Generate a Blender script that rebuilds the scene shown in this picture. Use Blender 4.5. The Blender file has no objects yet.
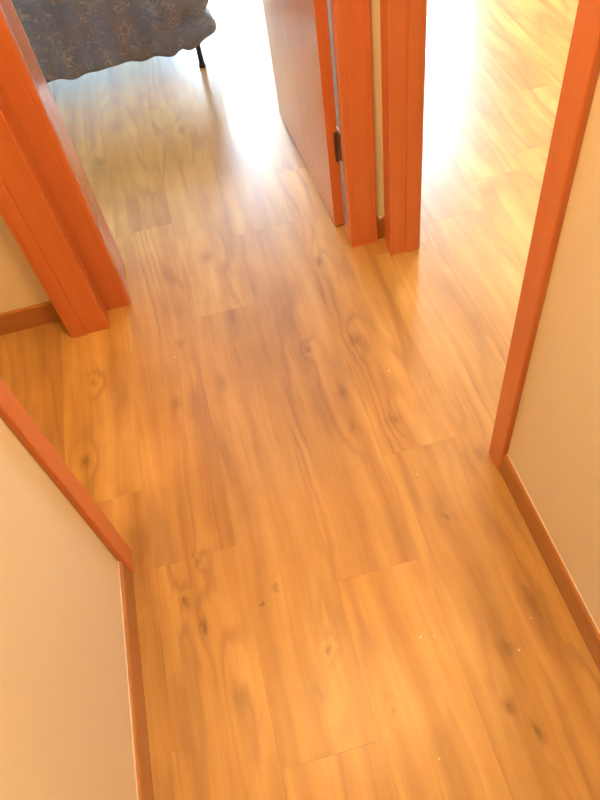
import bpy, bmesh, math, random
from mathutils import Vector, Matrix, noise

# ------------------------------------------------------------------ camera
scene = bpy.context.scene
COL = scene.collection
CAM_H = 1.5
F_PX = 678.84                                   # focal length in pixels of the 600x800 frame
# rows: corridor-right, corridor-forward and up, written in camera axes
R = Matrix(((0.96487971, 0.2577061, -0.05093829),
            (-0.23561503, 0.76325509, -0.60160388),
            (-0.11615808, 0.59247721, 0.79716878)))
cam_data = bpy.data.cameras.new('camera')
cam_data.sensor_fit = 'VERTICAL'
cam_data.sensor_height = 24.0
cam_data.sensor_width = 18.0
cam_data.lens = 24.0 * F_PX / 800.0
cam_data.clip_start = 0.02
cam = bpy.data.objects.new('camera', cam_data)
COL.objects.link(cam)
cam.matrix_world = Matrix.Translation((0, 0, CAM_H)) @ R.to_4x4()
scene.camera = cam

# ------------------------------------------------------------------ light and exposure
SKY = 60.0
world = bpy.data.worlds.new('daylight')
scene.world = world
world.use_nodes = True
bg = world.node_tree.nodes['Background']
bg.inputs[0].default_value = (0.60, 0.82, 1.0, 1)
bg.inputs[1].default_value = SKY
scene.view_settings.view_transform = 'Standard'
scene.view_settings.look = 'None'
scene.view_settings.gamma = 1.0
scene.view_settings.use_curve_mapping = False
scene.view_settings.exposure = 0.0
LAMP = 144.0
LAMP_COL = (1.0, 0.56, 0.19, 1)
LAMP2 = 250.0
FILL_LAMP = 75.0  # strength of the added fill lamp in the left side room
LAMP2_COL = (1.0, 0.60, 0.22, 1)
WIN1 = (-0.90, 0.515, 0.06, 1.62)                # balcony door of the bedroom: x0, x1, z0, z1
WIN2 = (1.46, 1.94, 0.06, 2.15)                 # balcony door of the room on the right
FILL_WIN = (2.34, 2.76, 1.46, 1.98)                # unseen side opening added for cool bedroom fill light: y0, y1, z0, z1
Y_END = 4.4                                     # inner face of the outer wall


def portal(name, x0, x1, z0, z1, y):
    d = bpy.data.lights.new(name, 'AREA')
    d.shape = 'RECTANGLE'
    d.size = x1 - x0
    d.size_y = z1 - z0
    d.cycles.is_portal = True
    o = bpy.data.objects.new(name, d)
    COL.objects.link(o)
    o.location = ((x0 + x1) / 2, y, (z0 + z1) / 2)
    o.rotation_euler = (math.radians(-90), 0, 0)   # shines towards -y
    return o


portal('daylight_portal', *WIN1, Y_END + 0.2)
portal('daylight_portal', *WIN2, Y_END + 0.2)
p3 = portal('daylight_portal', *FILL_WIN, 0)
p3.location = (-2.52, (FILL_WIN[0] + FILL_WIN[1]) / 2, (FILL_WIN[2] + FILL_WIN[3]) / 2)
p3.rotation_euler = (math.radians(90), 0, math.radians(-90))


def fl(u, v, z=0.0):
    """photo pixel -> point of the floor (or of the level z)"""
    d = R @ Vector((u - 300, 400 - v, -F_PX))
    t = (z - CAM_H) / d.z
    return (d.x * t, d.y * t)


# ------------------------------------------------------------------ node helpers
class NT:
    def __init__(s, name):
        s.mat = bpy.data.materials.new(name)
        s.mat.use_nodes = True
        s.t = s.mat.node_tree
        s.b = s.t.nodes['Principled BSDF']

    def node(s, typ, **kw):
        n = s.t.nodes.new(typ)
        for k, v in kw.items():
            setattr(n, k, v)
        return n

    def put(s, sock, v):
        if hasattr(v, 'links'):
            s.t.links.new(v, sock)
        elif v is not None:
            sock.default_value = v

    def math(s, op, a, b=None, c=None, clamp=False):
        n = s.node('ShaderNodeMath', operation=op, use_clamp=clamp)
        for i, v in enumerate((a, b, c)):
            s.put(n.inputs[i], v)
        return n.outputs[0]

    def vmath(s, op, a, b=None):
        n = s.node('ShaderNodeVectorMath', operation=op)
        s.put(n.inputs[0], a)
        if b is not None:
            s.put(n.inputs[1], b)
        return n.outputs['Value'] if op in ('LENGTH', 'DISTANCE', 'DOT_PRODUCT') else n.outputs[0]

    def noise(s, vec, scale=1.0, detail=2.0, rough=0.5, dist=0.0):
        n = s.node('ShaderNodeTexNoise')
        s.put(n.inputs['Vector'], vec)
        n.inputs['Scale'].default_value = scale
        n.inputs['Detail'].default_value = detail
        n.inputs['Roughness'].default_value = rough
        n.inputs['Distortion'].default_value = dist
        return n.outputs['Fac']

    def ramp(s, fac, stops, interp='LINEAR'):
        n = s.node('ShaderNodeValToRGB')
        n.color_ramp.interpolation = interp
        el = n.color_ramp.elements
        while len(el) < len(stops):
            el.new(0.5)
        for e, (p, c) in zip(el, stops):
            e.position = p
            e.color = (*c, 1) if len(c) == 3 else c
        s.put(n.inputs[0], fac)
        return n.outputs[0]

    def mix(s, fac, a, b, blend='MIX'):
        n = s.node('ShaderNodeMix', data_type='RGBA', blend_type=blend)
        s.put(n.inputs['Factor'], fac)
        for k, v in ((6, a), (7, b)):
            s.put(n.inputs[k], (*v, 1) if isinstance(v, tuple) and len(v) == 3 else v)
        return n.outputs[2]

    def bump(s, h, strength=0.2, dist=0.002):
        n = s.node('ShaderNodeBump')
        n.inputs['Strength'].default_value = strength
        n.inputs['Distance'].default_value = dist
        s.put(n.inputs['Height'], h)
        s.put(s.b.inputs['Normal'], n.outputs[0])

    def position(s):
        return s.node('ShaderNodeNewGeometry').outputs['Position']


def simple(name, col, rough=0.5, metal=0.0, noise_amt=0.06, scale=30):
    m = NT(name)
    n = m.noise(m.position(), scale, 3)
    a = tuple(c * (1 - noise_amt) for c in col)
    b = tuple(min(1, c * (1 + noise_amt)) for c in col)
    m.put(m.b.inputs['Base Color'], m.ramp(n, [(0.3, a), (0.7, b)]))
    m.b.inputs['Roughness'].default_value = rough
    m.b.inputs['Metallic'].default_value = metal
    return m.mat


def mat_wall(name, col):
    m = NT(name)
    p = m.position()
    n = m.noise(p, 2.2, 3)
    m.put(m.b.inputs['Base Color'],
          m.ramp(n, [(0.3, tuple(c * 0.965 for c in col)), (0.7, col)]))
    m.b.inputs['Roughness'].default_value = 0.62
    m.b.inputs['Specular IOR Level'].default_value = 0.3
    m.bump(m.noise(p, 220, 2), 0.08, 0.001)
    return m.mat


def mat_casing(name, dark, light, rough=0.32):
    """orange stained, varnished wood with upright or lengthwise grain"""
    m = NT(name)
    tc = m.node('ShaderNodeTexCoord').outputs['Object']
    att = m.node('ShaderNodeAttribute')
    att.attribute_name = 'grain'
    # grain coordinate: along the board stretched
    g = att.outputs['Vector']
    st = m.vmath('MULTIPLY', g, (26.0, 1.3, 26.0))
    broad = m.noise(st, 1.0, 3, 0.55, 0.4)
    fine = m.noise(m.vmath('MULTIPLY', g, (420.0, 9.0, 420.0)), 1.0, 2)
    f = m.math('ADD', m.math('MULTIPLY', broad, 0.75), m.math('MULTIPLY', fine, 0.25))
    m.put(m.b.inputs['Base Color'], m.ramp(f, [(0.32, dark), (0.66, light)]))
    m.b.inputs['Roughness'].default_value = rough
    m.b.inputs['Coat Weight'].default_value = 0.25
    m.b.inputs['Coat Roughness'].default_value = 0.25
    m.bump(fine, 0.04, 0.0006)
    return m.mat


# knots in the boards, read off the photograph: u, v, size across, stretch, depth of tone
KNOTS = [(185, 604, .010, 1.5, .9), (204, 626, .008, 2.6, .9), (262, 604, .004, 1.0, 1.0), (275, 588, .006, 1.3, .7),
         (86, 461, .012, 1.3, .8), (207, 257, .022, 1.4, .55), (176, 403, .016, 1.6, .5), (343, 392, .014, 2.2, .55),
         (308, 349, .011, 1.3, .8), (354, 340, .015, 1.6, .6), (328, 650, .008, 1.2, .8), (394, 420, .014, 1.4, .6),
         (446, 517, .008, 1.0, .8), (508, 705, .012, 1.3, .8), (539, 733, .009, 2.4, .9), (507, 648, .012, 1.5, .6),
         (393, 713, .009, 1.3, .6), (320, 693, .009, 2.0, .5), (353, 428, .010, 2.2, .5), (232, 318, .013, 3.2, .55),
         (222, 383, .012, 3.0, .5), (320, 262, .014, 2.0, .6), (182, 130, .020, 1.2, .5), (102, 163, .018, 1.2, .6),
         (199, 560, .008, 1.4, .6), (93, 383, .010, 1.3, .5), (180, 344, .012, 1.8, .4), (480, 455, .016, 1.6, .5),
         (530, 600, .012, 3.5, .5), (240, 700, .016, 3.0, .35), (445, 95, .03, 1.6, .4), (490, 190, .03, 1.6, .4)]
SPECKS = [(421, 637, .0022), (434, 636, .0018), (519, 650, .0022), (389, 371, .0026), (417, 474, .0016),
          (439, 759, .0018), (175, 357, .0020), (531, 618, .0015)]


def mat_floor():
    m = NT('oak_laminate')
    pos = m.position()
    sep = m.node('ShaderNodeSeparateXYZ')
    m.put(sep.inputs[0], pos)
    x, y = sep.outputs[0], sep.outputs[1]
    oi = m.node('ShaderNodeObjectInfo')
    rnd = oi.outputs['Random']
    comb = m.node('ShaderNodeCombineXYZ')
    m.put(comb.inputs[0], x)
    m.put(comb.inputs[1], y)
    m.put(comb.inputs[2], m.math('MULTIPLY', rnd, 37.0))
    P = comb.outputs[0]
    # knots: bumps of a height field whose contour lines are the grain
    kw = m.node('ShaderNodeTexNoise')
    m.put(kw.inputs['Vector'], m.vmath('MULTIPLY', pos, (16.0, 7.0, 0.0)))
    kpos = m.vmath('ADD', pos, m.vmath('MULTIPLY', m.vmath('SUBTRACT', kw.outputs['Color'], (0.5, 0.5, 0.5)), (0.022, 0.045, 0.0)))
    knot_sum = None
    dark_sum = None
    for (u, v, s, k, d) in KNOTS:
        kx, ky = fl(u, v)
        dv = m.vmath('MULTIPLY', m.vmath('SUBTRACT', kpos, (kx, ky, 0.0)), (1.0 / s, 1.0 / (s * k), 0.0))
        r = m.vmath('LENGTH', dv)
        r2 = m.math('MULTIPLY', r, r)
        wide = m.math('EXPONENT', m.math('MULTIPLY', r2, -0.10))
        core = m.math('MULTIPLY', m.math('EXPONENT', m.math('MULTIPLY', r2, -1.1)), d)
        knot_sum = wide if knot_sum is None else m.math('ADD', knot_sum, wide)
        dark_sum = core if dark_sum is None else m.math('ADD', dark_sum, core)
    # warp so that no line runs dead straight
    warp = m.math('MULTIPLY', m.math('SUBTRACT', m.noise(m.vmath('MULTIPLY', P, (5.0, 2.2, 1.0)), 1.0, 2), 0.5), 0.05)
    gx = m.math('ADD', x, warp)
    c2 = m.node('ShaderNodeCombineXYZ')
    m.put(c2.inputs[0], gx)
    m.put(c2.inputs[1], y)
    m.put(c2.inputs[2], m.math('MULTIPLY', rnd, 37.0))
    G = c2.outputs[0]
    broad = m.noise(m.vmath('MULTIPLY', G, (17.0, 1.1, 1.0)), 1.0, 2, 0.5)
    field = m.noise(m.vmath('MULTIPLY', G, (5.5, 0.75, 1.0)), 1.0, 1.5, 0.45)
    h = m.math('ADD', m.math('MULTIPLY', field, 9.0), m.math('MULTIPLY', knot_sum, 0.9))
    h = m.math('ADD', h, m.math('MULTIPLY', gx, 9.0))
    h = m.math('ADD', h, m.math('MULTIPLY', m.noise(m.vmath('MULTIPLY', G, (60.0, 6.0, 1.0)), 1.0, 2), 0.55))
    ring = m.math('SINE', m.math('MULTIPLY', h, 6.2832))
    ring = m.math('POWER', m.math('ADD', m.math('MULTIPLY', ring, 0.5), 0.5), 3.0)
    mask = m.noise(m.vmath('MULTIPLY', G, (9.0, 1.6, 1.0)), 1.3, 2)
    mask = m.ramp(mask, [(0.40, (0.12,) * 3), (0.62, (1, 1, 1))])
    fine = m.noise(m.vmath('MULTIPLY', G, (190.0, 3.2, 1.0)), 1.0, 3, 0.6)
    cloud = m.noise(m.vmath('MULTIPLY', G, (8.0, 4.0, 1.0)), 1.0, 3, 0.6)
    tone = m.math('ADD', m.math('MULTIPLY', broad, 0.66), m.math('MULTIPLY', cloud, 0.41))
    tone = m.math('ADD', tone, m.math('MULTIPLY', m.math('SUBTRACT', fine, 0.5), 0.26))
    col = m.ramp(tone, [(0.27, (0.315, 0.154, 0.042)), (0.52, (0.475, 0.266, 0.082)),
                        (0.78, (0.625, 0.388, 0.136))])
    col = m.mix(m.math('MULTIPLY', m.math('MULTIPLY', ring, mask), 0.55), col, (0.285, 0.140, 0.058))
    kd = m.math('MINIMUM', m.math('MULTIPLY', dark_sum, 0.75), 0.85)
    col = m.mix(kd, col, (0.125, 0.055, 0.022))
    col = m.mix(1.0, col, oi.outputs['Color'], 'MULTIPLY')
    sp = None
    for (u, v, s) in SPECKS:
        kx, ky = fl(u, v)
        d = m.vmath('LENGTH', m.vmath('MULTIPLY', m.vmath('SUBTRACT', pos, (kx, ky, 0.0)), (1 / s, 1 / s, 0.0)))
        g = m.math('LESS_THAN', d, 1.0)
        sp = g if sp is None else m.math('ADD', sp, g)
    col = m.mix(m.math('MULTIPLY', sp, 0.7, clamp=True), col, (0.85, 0.74, 0.58))
    m.put(m.b.inputs['Base Color'], col)
    rg = m.math('ADD', 0.305, m.math('MULTIPLY', fine, 0.08))
    m.put(m.b.inputs['Roughness'], rg)
    m.b.inputs['Specular IOR Level'].default_value = 0.5
    m.bump(m.math('SUBTRACT', fine, m.math('MULTIPLY', ring, 0.4)), 0.018, 0.0006)
    return m.mat


def mat_bedspread():
    """slate and plum jacquard with thin tan scrolls"""
    m = NT('paisley_jacquard')
    att = m.node('ShaderNodeAttribute')
    att.attribute_name = 'cloth'
    c = att.outputs['Vector']
    wz = m.node('ShaderNodeTexNoise')
    m.put(wz.inputs['Vector'], c)
    wz.inputs['Scale'].default_value = 13.0
    wz.inputs['Detail'].default_value = 2.0
    w = m.vmath('ADD', c, m.vmath('MULTIPLY', m.vmath('SUBTRACT', wz.outputs['Color'], (0.5, 0.5, 0.5)), (0.22, 0.22, 0.0)))
    n1 = m.noise(w, 14.0, 1.5, 0.5, 0.9)
    l1 = m.math('ABSOLUTE', m.math('SUBTRACT', m.math('FRACT', m.math('MULTIPLY', n1, 8.0)), 0.5))
    line = m.ramp(l1, [(0.02, (1, 1, 1)), (0.14, (0, 0, 0))])
    gate = m.ramp(m.noise(c, 16.0, 2), [(0.40, (0, 0, 0)), (0.58, (1, 1, 1))])
    line = m.math('MULTIPLY', line, gate)
    v = m.node('ShaderNodeTexVoronoi', feature='DISTANCE_TO_EDGE')
    m.put(v.inputs['Vector'], w)
    v.inputs['Scale'].default_value = 19.0
    vl = m.ramp(v.outputs['Distance'], [(0.02, (0.6, 0.6, 0.6)), (0.07, (0, 0, 0))])
    vl = m.math('MULTIPLY', vl, m.ramp(m.noise(c, 10.0, 1), [(0.5, (0, 0, 0)), (0.62, (1, 1, 1))]))
    base = m.ramp(m.noise(w, 7.5, 3, 0.6), [(0.36, (0.090, 0.108, 0.168)), (0.5, (0.122, 0.122, 0.162)),
                                            (0.64, (0.145, 0.118, 0.130))])
    col = m.mix(m.math('MULTIPLY', m.math('ADD', line, vl), 0.75, clamp=True), base, (0.350, 0.285, 0.240))
    m.put(m.b.inputs['Base Color'], col)
    m.b.inputs['Roughness'].default_value = 0.7
    m.b.inputs['Sheen Weight'].default_value = 0.3
    m.bump(m.math('ADD', line, m.math('MULTIPLY', m.noise(c, 90.0, 2), 0.6)), 0.35, 0.003)
    return m.mat


def mat_glass():
    m = NT('window_glass')
    tr = m.node('ShaderNodeBsdfTransparent')
    gl = m.node('ShaderNodeBsdfGlossy')
    gl.inputs['Roughness'].default_value = 0.02
    n = m.noise(m.position(), 3.0, 1)
    mx = m.node('ShaderNodeMixShader')
    m.put(mx.inputs[0], m.math('MULTIPLY', n, 0.10))
    m.put(mx.inputs[1], tr.outputs[0])
    m.put(mx.inputs[2], gl.outputs[0])
    out = m.t.nodes['Material Output']
    m.t.links.new(mx.outputs[0], out.inputs[0])
    return m.mat


def mat_sheer():
    m = NT('light_dimming_voile')
    tl = m.node('ShaderNodeBsdfTranslucent')
    df = m.node('ShaderNodeBsdfDiffuse')
    n = m.noise(m.vmath('MULTIPLY', m.position(), (90.0, 90.0, 4.0)), 1.0, 2)
    m.put(tl.inputs[0], m.ramp(n, [(0.3, (0.27, 0.31, 0.34)), (0.7, (0.32, 0.36, 0.39))]))
    df.inputs[0].default_value = (0.6, 0.6, 0.6, 1)
    mx = m.node('ShaderNodeMixShader')
    mx.inputs[0].default_value = 0.4
    m.put(mx.inputs[1], tl.outputs[0])
    m.put(mx.inputs[2], df.outputs[0])
    m.t.links.new(mx.outputs[0], m.t.nodes['Material Output'].inputs[0])
    return m.mat


def mat_lamp(name, col, power):
    m = NT(name)
    em = m.b.inputs
    n = m.noise(m.position(), 12, 1)
    m.put(em['Base Color'], m.ramp(n, [(0, (0.9, 0.86, 0.8)), (1, (0.95, 0.92, 0.86))]))
    em['Emission Color'].default_value = col
    em['Emission Strength'].default_value = power
    return m.mat


M = {
    'wall': mat_wall('cream_paint', (0.84, 0.785, 0.645)),
    'ceiling': mat_wall('white_ceiling_paint', (0.86, 0.85, 0.82)),
    'casing': mat_casing('orange_varnished_wood', (0.615, 0.180, 0.058), (0.680, 0.218, 0.074)),
    'baseboard': mat_casing('brown_varnished_wood', (0.370, 0.148, 0.046), (0.450, 0.198, 0.066), 0.36),
    'leaf': mat_casing('door_veneer', (0.540, 0.185, 0.068), (0.600, 0.222, 0.086), 0.22),
    'floor': mat_floor(),
    'sub': simple('underlay', (0.10, 0.055, 0.025), 0.9),
    'steel': simple('brushed_steel', (0.62, 0.60, 0.57), 0.3, 1.0),
    'bronze': simple('aged_brass', (0.24, 0.17, 0.11), 0.42, 1.0),
    'black': simple('black_painted_metal', (0.012, 0.012, 0.014), 0.4),
    'white': simple('white_lacquer', (0.78, 0.78, 0.76), 0.35),
    'mattress': simple('mattress_ticking', (0.66, 0.64, 0.6), 0.8),
    'caulk': simple('white_caulk', (0.82, 0.78, 0.7), 0.6),
    'spread': mat_bedspread(),
    'glass': mat_glass(),
    'sheer': mat_sheer(),
    'lamp': mat_lamp('lit_opal_glass', LAMP_COL, LAMP),
    'lamp_fill': mat_lamp('fill_lamp_glass', LAMP_COL, FILL_LAMP),
    'lamp_room': mat_lamp('lit_white_opal_glass', LAMP2_COL, LAMP2),
}


# ------------------------------------------------------------------ mesh helpers
def link(name, me, mat, parent=None, **props):
    o = bpy.data.objects.new(name, me)
    COL.objects.link(o)
    if mat is not None and not me.materials:
        me.materials.append(mat)
    if parent:
        o.parent = parent
    for k, v in props.items():
        o[k] = v
    return o


def empty(name, loc=(0, 0, 0), **props):
    o = bpy.data.objects.new(name, None)
    COL.objects.link(o)
    o.location = loc
    o.empty_display_size = 0.1
    for k, v in props.items():
        o[k] = v
    return o


def boxes_bm(boxes, bevel=0.0, segs=2):
    bm = bmesh.new()
    for (x0, x1, y0, y1, z0, z1) in boxes:
        vs = [bm.verts.new((x, y, z)) for z in (z0, z1) for (x, y) in ((x0, y0), (x1, y0), (x1, y1), (x0, y1))]
        for f in ((3, 2, 1, 0), (4, 5, 6, 7), (0, 1, 5, 4), (1, 2, 6, 5), (2, 3, 7, 6), (3, 0, 4, 7)):
            bm.faces.new([vs[i] for i in f])
    if bevel:
        bmesh.ops.bevel(bm, geom=bm.edges[:], offset=bevel, segments=segs, affect='EDGES', profile=0.5)
    return bm


def to_mesh(name, bm, grain=None, smooth=False):
    """grain = axis the wood grain follows ('x', 'y' or 'z'); written as a point attribute"""
    me = bpy.data.meshes.new(name)
    bm.normal_update()
    bm.to_mesh(me)
    bm.free()
    if grain:
        a = me.attributes.new('grain', 'FLOAT_VECTOR', 'POINT')
        for i, v in enumerate(me.vertices):
            c = v.co
            a.data[i].vector = {'z': (c.x, c.z, c.y), 'y': (c.x, c.y, c.z), 'x': (c.y, c.x, c.z)}[grain]
    if smooth:
        for p in me.polygons:
            p.use_smooth = True
    return me


def box(name, b, mat, parent=None, bevel=0.0, grain=None, segs=2, **props):
    return link(name, to_mesh(name, boxes_bm([b], bevel, segs), grain), mat, parent, **props)


def prism(name, poly, z0, z1, mat, parent=None, grain='z', **props):
    """upright board with the plan outline poly (counter-clockwise x, y)"""
    bm = bmesh.new()
    lo = [bm.verts.new((x, y, z0)) for x, y in poly]
    hi = [bm.verts.new((x, y, z1)) for x, y in poly]
    n = len(poly)
    bm.faces.new(lo[::-1])
    bm.faces.new(hi)
    for i in range(n):
        bm.faces.new((lo[i], lo[(i + 1) % n], hi[(i + 1) % n], hi[i]))
    bmesh.ops.recalc_face_normals(bm, faces=bm.faces[:])
    return link(name, to_mesh(name, bm, grain), mat, parent, **props)


def cyl_bm(bm, x, y, z0, z1, r0, r1=None, n=16):
    r1 = r0 if r1 is None else r1
    a = [bm.verts.new((x + r0 * math.cos(t), y + r0 * math.sin(t), z0)) for t in (2 * math.pi * i / n for i in range(n))]
    b = [bm.verts.new((x + r1 * math.cos(t), y + r1 * math.sin(t), z1)) for t in (2 * math.pi * i / n for i in range(n))]
    bm.faces.new(a[::-1])
    bm.faces.new(b)
    for i in range(n):
        bm.faces.new((a[i], a[(i + 1) % n], b[(i + 1) % n], b[i]))
    return bm


def casing_poly(u0, u1, w, f, grooves=(0.20, 0.80)):
    """plan outline of a casing board: u along the wall, depth from wall w to front f;
    rounded arrises and two shallow grooves on the face"""
    s = 1 if f > w else -1
    r = 0.004
    g = 0.0012
    wd = u1 - u0
    pts = [(u0, w), (u0, f - s * r), (u0 + r * .3, f - s * r * .3), (u0 + r, f)]
    for k in grooves:
        c = u0 + wd * k
        pts += [(c - .0018, f), (c - .0008, f - s * g), (c + .0008, f - s * g), (c + .0018, f)]
    pts += [(u1 - r, f), (u1 - r * .3, f - s * r * .3), (u1, f - s * r), (u1, w)]
    return pts


# ------------------------------------------------------------------ the setting
ZC = 2.5                    # ceiling
XL, XR = -0.421, 0.525      # corridor faces of the side walls
XLo, XRo = -0.520, 0.598    # far faces of the side walls
Y0 = -1.6
YF, YFo = 1.700, 1.880      # wall at the end of the corridor
DZ = 2.06                   # door head
D_NEAR, D_FAR = 0.798, 1.622    # rough side-door openings along y
XW0, XW1 = -2.4, 3.4

floor = box('floor', (XW0, XW1, Y0, Y_END + .25, -0.06, -0.010), M['sub'], kind='structure')
ceiling = box('ceiling', (XW0, XW1, Y0, Y_END + .25, ZC, ZC + 0.06), M['ceiling'], kind='structure')


def struct_boxes(name, bxs, mat, bevel=0.0):
    return link(name, to_mesh(name, boxes_bm(bxs, bevel)), mat, None, kind='structure')


Z0 = -0.004
struct_boxes('wall_left', [(XLo, XL, Y0, D_NEAR, Z0, ZC), (XLo, XL, D_NEAR, D_FAR, DZ, ZC), (XLo, XL, D_FAR, YF, Z0, ZC)], M['wall'])
struct_boxes('wall_right', [(XR, XRo, Y0, D_NEAR, Z0, ZC), (XR, XRo, D_NEAR, D_FAR, DZ, ZC), (XR, XRo, D_FAR, Y_END, Z0, ZC)], M['wall'])
FX0, FX1 = -0.375, 0.478    # rough opening of the bedroom door
struct_boxes('wall_end', [(XW0, FX0, YF, YFo, Z0, ZC), (FX0, FX1, YF, YFo, DZ, ZC), (FX1, XR, YF, YFo, Z0, ZC)], M['wall'])
struct_boxes('wall_behind', [(XW0, XW1, Y0 - .12, Y0, Z0, ZC)], M['wall'])
w3 = FILL_WIN
struct_boxes('wall_outer_left', [(XW0 - .12, XW0, Y0 - .12, w3[0], Z0, ZC), (XW0 - .12, XW0, w3[1], Y_END + .25, Z0, ZC),
                                 (XW0 - .12, XW0, w3[0], w3[1], Z0, w3[2]), (XW0 - .12, XW0, w3[0], w3[1], w3[3], ZC)], M['wall'])
struct_boxes('wall_outer_right', [(XW1, XW1 + .12, Y0 - .12, Y_END + .25, Z0, ZC)], M['wall'])
w1, w2 = WIN1, WIN2
struct_boxes('wall_back', [
    (XW0, w1[0], Y_END, Y_END + .25, Z0, ZC), (w1[0], w1[1], Y_END, Y_END + .25, w1[3], ZC), (w1[0], w1[1], Y_END, Y_END + .25, Z0, w1[2]),
    (w1[1], w2[0], Y_END, Y_END + .25, Z0, ZC), (w2[0], w2[1], Y_END, Y_END + .25, w2[3], ZC), (w2[0], w2[1], Y_END, Y_END + .25, Z0, w2[2]),
    (w2[1], XW1, Y_END, Y_END + .25, Z0, ZC)], M['wall'])

# ---- floor boards: 205.5 mm wide, 1285 mm long, all running down the corridor
PW, PL, PX = 0.2055, 1.285, 0.050
KNOWN = {0: [0.600], 1: [0.887], -1: [0.258], -3: [0.980, 0.347], -2: [0.755], 2: [1.62], 3: [0.42]}
TONE = {(0, 0.600): (0.97, 0.95, 0.94), (0, -0.685): (1.08, 1.06, 1.0), (-1, 0.258): (0.98, 0.96, 0.93),
        (-1, -1.027): (1.03, 1.0, .95), (-3, 0.980): (1.10, 1.12, 1.08), (-3, 0.347): (1.0, .98, .95),
        (-2, 0.755): (1.09, 1.08, 1.05), (-2, -0.53): (1.03, 1.02, 1.0), (1, 0.887): (1.04, 1.02, 1.0), (1, -0.398): (0.99, .97, .93)}
rng = random.Random(11)
plank_mesh = {}


def plank(col, y0, y1):
    L = round(y1 - y0, 3)
    if L not in plank_mesh:
        bm = boxes_bm([(0.00006, PW - 0.00006, 0.00006, L - 0.00006, -0.010, 0.0)])
        top = [e for e in bm.edges if all(abs(v.co.z) < 1e-6 for v in e.verts)]
        bmesh.ops.bevel(bm, geom=top, offset=0.00028, segments=1, affect='EDGES')
        plank_mesh[L] = to_mesh('plank', bm)
    o = link('plank', plank_mesh[L], M['floor'], floor)
    o.location = (PX + col * PW, y0, 0)
    t = TONE.get((col, round(y0, 3)))
    if t is None:
        b = rng.uniform(0.95, 1.06)
        t = (b, b * rng.uniform(.97, 1.02), b * rng.uniform(.94, 1.03))
    o.color = (*t, 1)


c0, c1 = math.floor((XW0 - PX) / PW), math.ceil((XW1 - PX) / PW)
for c in range(c0, c1):
    ks = sorted(KNOWN.get(c, [rng.uniform(0, PL)]))
    ends = ks[:]
    while ends[0] > Y0:
        ends.insert(0, ends[0] - PL)
    while ends[-1] < Y_END:
        ends.append(ends[-1] + PL)
    for a, b in zip(ends[:-1], ends[1:]):
        plank(c, round(max(a, Y0), 4), round(min(b, Y_END), 4))

# ---- door casings
# side doors: trim_1 left, trim_2 right
for tname, xf, xo, sgn in (('trim_1', XL, XLo, 1), ('trim_2', XR, XRo, -1)):
    front = xf + sgn * 0.0122        # corridor face of the casing
    back = xo - sgn * 0.0125         # face in the side room
    t = empty(tname, ((xf + xo) / 2, 0, 0), kind='structure')
    t.location = (0, 0, 0)

    def flip(poly):
        return [(y, x) for x, y in poly]
    na, nb = 0.757, 0.8205
    fa, fb = 1.598, 1.664
    prism('casing', flip(casing_poly(na, nb, xf, front, ())), 0, DZ + .05, M['casing'], t)
    prism('casing', flip(casing_poly(fa, fb, xf, front, ())), 0, DZ + .05, M['casing'], t)
    prism('casing', flip(casing_poly(na, nb, xo, back)), 0, DZ + .05, M['casing'], t)
    prism('casing', flip(casing_poly(fa, fb, xo, back)), 0, DZ + .05, M['casing'], t)
    for wx, fx in ((xf, front), (xo, back)):
        box('head_casing', (min(wx, fx), max(wx, fx), na, fb, DZ - .022, DZ + .05), M['casing'], t, 0.003, 'y')
    xa, xb = sorted((xf, xo))
    # lining boards with a rebate strip
    box('jamb', (xa, xb, D_NEAR, 0.822, 0, DZ), M['casing'], t, 0.0, 'z')
    box('jamb', (xa, xb, 1.600, D_FAR, 0, DZ), M['casing'], t, 0.0, 'z')
    box('head_jamb', (xa, xb, 0.822, 1.600, DZ - .022, DZ), M['casing'], t, 0.0, 'y')
    # the door stop on the room half of the lining
    sx = (xa + 0.001, xa + 0.036) if sgn > 0 else (xb - 0.036, xb - 0.001)
    box('door_stop', (*sx, 1.5945, 1.600, 0, DZ - .022), M['casing'], t, 0.0015, 'z', 2)
    box('door_stop', (*sx, 0.822, 0.8275, 0, DZ - .022), M['casing'], t, 0.0015, 'z', 2)

# bedroom door frame at the end of the corridor
t = empty('trim_3', kind='structure')
prism('casing', casing_poly(-0.4085 - .0125, -0.334, YF, 1.681), 0, DZ + .05, M['casing'], t)
prism('casing', casing_poly(0.406, 0.496, YF, 1.681), 0, DZ + .05, M['casing'], t)
box('head_casing', (-0.421, 0.496, 1.681, YF, DZ - .022, DZ + .05), M['casing'], t, .003, 'x')
box('jamb', (FX0, -0.3345, YF, YF + .018, 0, DZ), M['casing'], t, .0015, 'z')
box('jamb', (FX0, -0.341, YF + .018, YFo, 0, DZ), M['leaf'], t, .0015, 'z')
box('jamb', (0.404, FX1, YF, YF + .014, 0, DZ), M['casing'], t, .0015, 'z')
box('jamb', (0.452, FX1, YF + .014, YFo, 0, DZ), M['casing'], t, .0015, 'z')
box('head_jamb', (-0.3345, 0.404, YF, YFo, DZ - .022, DZ), M['casing'], t, .0015, 'x')
prism('casing', casing_poly(-0.421, -0.341, YFo, YFo + .014), 0, DZ + .05, M['casing'], t)
prism('casing', casing_poly(0.452, 0.525, YFo, YFo + .014), 0, DZ + .05, M['casing'], t)
box('strike_plate', (-0.3412, -0.3400, 1.722, 1.742, 0.668, 0.735), M['steel'], t, .0003)

# ---- baseboards
BH, BT = 0.081, 0.0090


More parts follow.
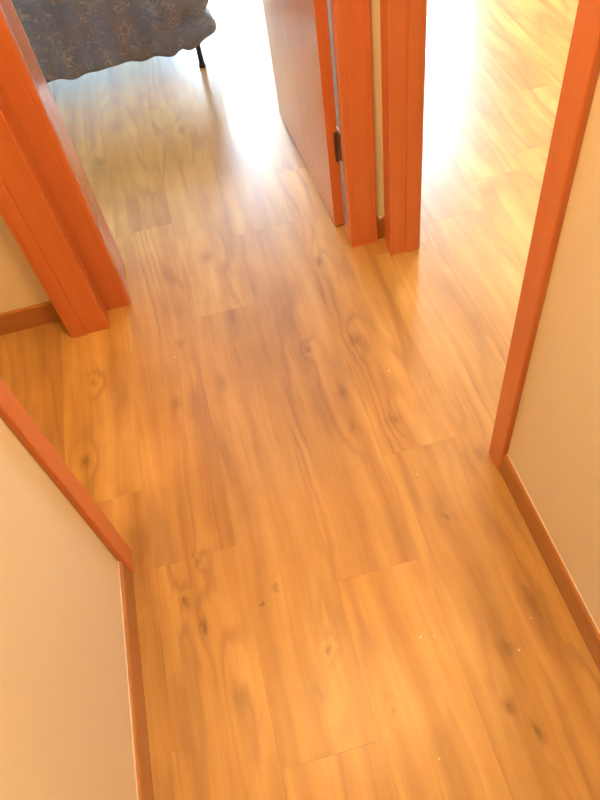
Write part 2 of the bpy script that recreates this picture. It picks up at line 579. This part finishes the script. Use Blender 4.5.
def base_x(name, wx, sgn, y0, y1, parent=None):
    """board along y on the wall face x = wx, sticking out towards sgn"""
    f = wx + sgn * BT
    poly = [(wx, 0), (f, 0), (f, BH - .006), (f - sgn * .003, BH - .0015), (f - sgn * .006, BH), (wx, BH)]
    bm = bmesh.new()
    a = [bm.verts.new((x, y0, z)) for x, z in poly]
    b = [bm.verts.new((x, y1, z)) for x, z in poly]
    n = len(poly)
    bm.faces.new(a)
    bm.faces.new(b[::-1])
    for i in range(n):
        bm.faces.new((a[i], b[i], b[(i + 1) % n], a[(i + 1) % n]))
    bmesh.ops.recalc_face_normals(bm, faces=bm.faces[:])
    return link(name, to_mesh(name, bm, 'y'), M['baseboard'], parent, kind='structure')


def base_y(name, wy, sgn, x0, x1):
    f = wy + sgn * BT
    poly = [(wy, 0), (f, 0), (f, BH - .006), (f - sgn * .003, BH - .0015), (f - sgn * .006, BH), (wy, BH)]
    bm = bmesh.new()
    a = [bm.verts.new((x0, y, z)) for y, z in poly]
    b = [bm.verts.new((x1, y, z)) for y, z in poly]
    n = len(poly)
    bm.faces.new(a)
    bm.faces.new(b[::-1])
    for i in range(n):
        bm.faces.new((a[i], b[i], b[(i + 1) % n], a[(i + 1) % n]))
    bmesh.ops.recalc_face_normals(bm, faces=bm.faces[:])
    return link(name, to_mesh(name, bm, 'x'), M['baseboard'], None, kind='structure')


bl = base_x('baseboard_left', XL, 1, Y0, 0.757)
br = base_x('baseboard_right', XR, -1, Y0, 0.757)
base_y('baseboard_side_room', YF, -1, XW0, XLo - .0125)
base_y('baseboard_corner', YF, -1, 0.496, XR)
base_y('baseboard_bedroom', YFo, 1, XW0, -0.421)
base_x('baseboard_bedroom_right', XR, -1, YFo + .03, Y_END)
base_x('baseboard_living_room', XRo, 1, 1.664, Y_END)
base_y('baseboard_back', Y_END, -1, XW0, w1[0])
# white sealant bead along the top of the corridor boards
for par, wx, sg in ((bl, XL, 1), (br, XR, -1)):
    xx = sorted((wx, wx + sg * .0022))
    box('sealant_bead', (*xx, Y0, 0.757, BH, BH + .0022), M['caulk'], par, .0008)
box('sealant_bead', (0.505, 0.516, 1.690, 1.700, BH, BH + .005), M['caulk'], bpy.data.objects['baseboard_corner'], .001)

# ---- bedroom door leaf, swung open to a right angle
door = empty('door_1', (0.416, 1.800, 0), kind='structure')
DL, DT = 0.760, 0.035
leafrot = math.radians(1.6)
door.rotation_euler.z = leafrot
box('door_leaf', (-DT, 0, 0.0, DL, 0.007, 2.03), M['leaf'], door, .0015, 'z')
box('lipping', (-DT + .0002, -.0002, -0.0015, 0.0, 0.007, 2.03), M['casing'], door, 0, 'z')
for hz in (0.25, 1.0, 1.75):
    h = box('hinge', (-0.013, -0.0002, -0.004, -0.0015, hz, hz + .10), M['bronze'], door, .0004)
    bm = bmesh.new()
    cyl_bm(bm, 0.006, -0.006, hz + .005, hz + .095, .006)
    link('hinge_pin', to_mesh('hinge_pin', bm, smooth=False), M['bronze'], h)
    box('hinge_plate', (0.008, 0.036, -0.010, -0.006, hz + .01, hz + .09), M['bronze'], h, .0004)
for side in (-1, 1):
    bx = -DT - .001 if side < 0 else .001
    bm = bmesh.new()
    cyl_bm(bm, 0, 0, 0, .008, .025)
    me = to_mesh('handle_rose', bm)
    hr = link('handle_rose', me, M['steel'], door)
    hr.location = (bx, DL - .06, 1.02)
    hr.rotation_euler = (0, math.radians(90 * side), 0)
    a, b = (bx - .05, bx - .035) if side < 0 else (bx + .035, bx + .05)
    box('handle_lever', (a, b, DL - .18, DL - .05, 1.012, 1.028), M['steel'], door, .005)
    a, b = (bx - .05, bx) if side < 0 else (bx, bx + .05)
    box('handle_neck', (a, b, DL - .068, DL - .052, 1.012, 1.028), M['steel'], door, .004)

# ---- balcony doors
for nm, (x0, x1, z0, z1) in (('window_1', WIN1), ('window_2', WIN2)):
    w = empty(nm, ((x0 + x1) / 2, Y_END + .1, z0), kind='structure')
    w.location = (0, 0, 0)
    ya, yb = Y_END + .06, Y_END + .12
    fw = 0.05
    for b in ((x0, x0 + fw, ya, yb, z0, z1), (x1 - fw, x1, ya, yb, z0, z1), (x0 + fw, x1 - fw, ya, yb, z0, z0 + fw), (x0 + fw, x1 - fw, ya, yb, z1 - fw, z1)):
        box('window_frame', b, M['white'], w, .004)
    xs = [x0 + fw, x1 - fw]
    if x1 - x0 > 1:
        xm = (x0 + x1) / 2
        box('window_mullion', (xm - .03, xm + .03, ya, yb, z0 + fw, z1 - fw), M['white'], w, .004)
        xs = [x0 + fw, xm - .03, xm + .03, x1 - fw]
    for i in range(0, len(xs), 2):
        box('window_pane', (xs[i], xs[i + 1], ya + .028, ya + .032, z0 + fw, z1 - fw), M['glass'], w)

y0, y1, z0, z1 = FILL_WIN
w = empty('fill_window', kind='structure')  # added opening, out of view, lets cool fill light into the bedroom
xa, xb = XW0 - .09, XW0 - .03
for b in ((xa, xb, y0, y0 + fw, z0, z1), (xa, xb, y1 - fw, y1, z0, z1), (xa, xb, y0 + fw, y1 - fw, z0, z0 + fw), (xa, xb, y0 + fw, y1 - fw, z1 - fw, z1)):
    box('window_frame', b, M['white'], w, .004)
box('window_pane', (xa + .028, xa + .032, y0 + fw, y1 - fw, z0 + fw, z1 - fw), M['glass'], w)

# unseen sheer cloth added to dim daylight over most of the bedroom window
cur = empty('dimming_curtain', (-0.42, Y_END - .06, 0), label='unseen sheer pale cloth added to dim the bedroom window behind the daybed', category='dimming_curtain')
bm = bmesh.new()
NX = 120
cx0, cx1 = -0.56, 0.515
rows = []
for z in (0.05, 0.6, 1.2, 1.76):
    rows.append([bm.verts.new((cx0 + (cx1 - cx0) * i / NX, 0.018 * math.sin(i * 0.75) + 0.008 * math.sin(i * .31 + z), z)) for i in range(NX + 1)])
for a, b in zip(rows[:-1], rows[1:]):
    for i in range(NX):
        bm.faces.new((a[i], a[i + 1], b[i + 1], b[i]))
link('dimming_cloth', to_mesh('dimming_cloth', bm, smooth=True), M['sheer'], cur)
rod = box('dimming_cloth_rod', (-1.06, 0.90, -0.006, 0.006, 1.765, 1.78), M['steel'], cur, .004)
for bx in (-0.98, 0.82):
    box('dimming_rod_bracket', (bx - .01, bx + .01, 0.006, 0.06, 1.765, 1.78), M['steel'], rod)

# ------------------------------------------------------------------ corridor lamp
def ceiling_lamp(lx, ly, label, glow):
    lamp = empty('ceiling_lamp', (lx, ly, ZC), label=label, category='lamp')
    bm = bmesh.new()
    cyl_bm(bm, 0, 0, -0.03, 0.0, .165, .165, 40)
    link('lamp_base', to_mesh('lamp_base', bm), M['white'], lamp)
    bm = bmesh.new()
    rings = []
    for i in range(7):
        a = i / 6 * math.pi / 2
        rr, zz = .150 * math.cos(a), -0.03 - .07 * math.sin(a)
        if i == 6:
            rings.append([bm.verts.new((0, 0, zz))])
        else:
            rings.append([bm.verts.new((rr * math.cos(t), rr * math.sin(t), zz)) for t in (2 * math.pi * k / 32 for k in range(32))])
    for r0, r1 in zip(rings[:-1], rings[1:]):
        for k in range(32):
            if len(r1) == 1:
                bm.faces.new((r0[k], r1[0], r0[(k + 1) % 32]))
            else:
                bm.faces.new((r0[k], r1[k], r1[(k + 1) % 32], r0[(k + 1) % 32]))
    bmesh.ops.recalc_face_normals(bm, faces=bm.faces[:])
    link('glass_bowl', to_mesh('glass_bowl', bm, smooth=True), glow, lamp)


ceiling_lamp(0.03, 0.85, 'round ceiling lamp with warm opal glass bowl over the corridor', M['lamp'])
ceiling_lamp(2.35, 3.85, 'round ceiling lamp with opal glass bowl in the bright room on the right', M['lamp_room'])
ceiling_lamp(-1.45, 0.25, 'unseen round fill lamp added to brighten the side room on the left', M['lamp_fill'])  # added out of view to lift the dark left side room

# ------------------------------------------------------------------ bed
BX0, BX1, BY0, BY1 = -1.75, 0.150, 3.075, 3.860
bed = empty('bed', ((BX0 + BX1) / 2, BY0, 0), label='low daybed on thin black metal legs under the patterned spread', category='bed')
bxc, byc = (BX0 + BX1) / 2, BY0


def rel(b):
    return (b[0] - bxc, b[1] - bxc, b[2] - byc, b[3] - byc, b[4], b[5])


box('bed_frame', rel((BX0, BX1, BY0, BY1, .415, .440)), M['black'], bed, .006)
box('mattress', rel((BX0 + .005, BX1 - .005, BY0 + .005, BY1 - .005, .442, .548)), M['mattress'], bed, .025, None, 3)
for lx in (BX0 + .05, BX1 - .03):
    for ly in (BY0 + .02, BY1 - .05):
        bm = bmesh.new()
        cyl_bm(bm, lx - bxc, ly - byc, .012, .414, .0115, .0125)
        lg = link('leg', to_mesh('leg', bm), M['black'], bed)
        bm = bmesh.new()
        cyl_bm(bm, lx - bxc, ly - byc, 0, .016, .0155, .0145)
        link('leg_cap', to_mesh('leg_cap', bm), M['black'], lg)

# bedspread: top, and a skirt hanging on three sides with folds and a wavy hem
bm = bmesh.new()
clo = bm.verts.layers.float_vector.new('cloth')
ox0, ox1, oy0, oy1 = BX0 - .012, BX1 + .012, BY0 - .012, BY1 - .02
ZT = 0.560
rc = 0.05
path = []           # along the rim: start at the head end of the left side, round the foot, up the right side


def arc(cx, cy, a0, a1, n):
    for i in range(n + 1):
        a = math.radians(a0 + (a1 - a0) * i / n)
        path.append((cx + rc * math.cos(a), cy + rc * math.sin(a), math.cos(a), math.sin(a)))


N1 = 60
for i in range(N1):
    path.append((ox0, oy1 + (oy0 + rc - oy1) * i / N1, -1, 0))
arc(ox0 + rc, oy0 + rc, 180, 270, 10)
N2 = 90
for i in range(1, N2):
    path.append((ox0 + rc + (ox1 - ox0 - 2 * rc) * i / N2, oy0, 0, -1))
arc(ox1 - rc, oy0 + rc, 270, 360, 14)
for i in range(1, N1 + 1):
    path.append((ox1, oy0 + rc + (oy1 - oy0 - rc) * i / N1, 1, 0))
ROWS = 30
s = 0.0
prev = None
cols = []
for (px, py, nx, ny) in path:
    if prev:
        s += math.hypot(px - prev[0], py - prev[1])
    prev = (px, py)
    foot = max(0.0, -ny)
    right = max(0.0, nx)
    hem = 0.118 + 0.007 * math.sin(s * 17.0) + 0.005 * math.sin(s * 41 + 1) + 0.004 * noise.noise((s * 9, 0, 3))
    # the cloth dips in a lobe at the free corner, as if caught on the frame just before it
    dx = px - 0.045
    if ny < -0.3:
        hem += 0.016 * math.exp(-(dx / 0.018) ** 2) - 0.012 * math.exp(-((px - 0.095) / 0.03) ** 2)
    if right > 0.3:
        hem += 0.02 * right
    colv = []
    for j in range(ROWS + 1):
        k = j / ROWS
        z = ZT - 0.012 - k * (ZT - 0.012 - hem)
        drop = ZT - z
        flare = 0.004 + (0.030 - 0.022 * right) * k
        fold = (0.010 * math.sin(s * 23 + 1.5 * math.sin(s * 5)) + 0.006 * math.sin(s * 61)) * k
        # puffed horizontal quilting, strongest on the free side
        puff = (0.004 + 0.030 * max(right, foot * max(0.0, (px - 0.03) / 0.13))) * abs(math.sin((z - 0.222) / 0.118 * math.pi))
        wr = 0.006 * noise.noise((s * 12, z * 16, 1.7)) * min(1, k * 3)
        o = flare + fold + puff + wr
        v = bm.verts.new((px + nx * o, py + ny * o, z))
        v[clo] = (s, drop, 0)
        colv.append(v)
    cols.append(colv)
for a, b in zip(cols[:-1], cols[1:]):
    for j in range(ROWS):
        bm.faces.new((a[j], a[j + 1], b[j + 1], b[j]))
# rounded shoulder and top
inner = []
for (px, py, nx, ny), cv in zip(path, cols):
    v = bm.verts.new((px - nx * 0.014, py - ny * 0.014, ZT))
    v[clo] = (cv[0][clo].x, -0.02, 0)
    inner.append(v)
for i in range(len(inner) - 1):
    bm.faces.new((inner[i], cols[i][0], cols[i + 1][0], inner[i + 1]))
top = bm.faces.new(inner[::-1])
bmesh.ops.recalc_face_normals(bm, faces=bm.faces[:])
bmesh.ops.triangulate(bm, faces=[top])
me = bpy.data.meshes.new('bedspread')
bm.to_mesh(me)
bm.free()
for p in me.polygons:
    p.use_smooth = True
sp = link('bedspread', me, M['spread'], None, label='dark slate and plum patterned bedspread hanging down to the bed legs', category='bedspread')
so = sp.modifiers.new('thickness', 'SOLIDIFY')
so.thickness = 0.006
so.offset = -1
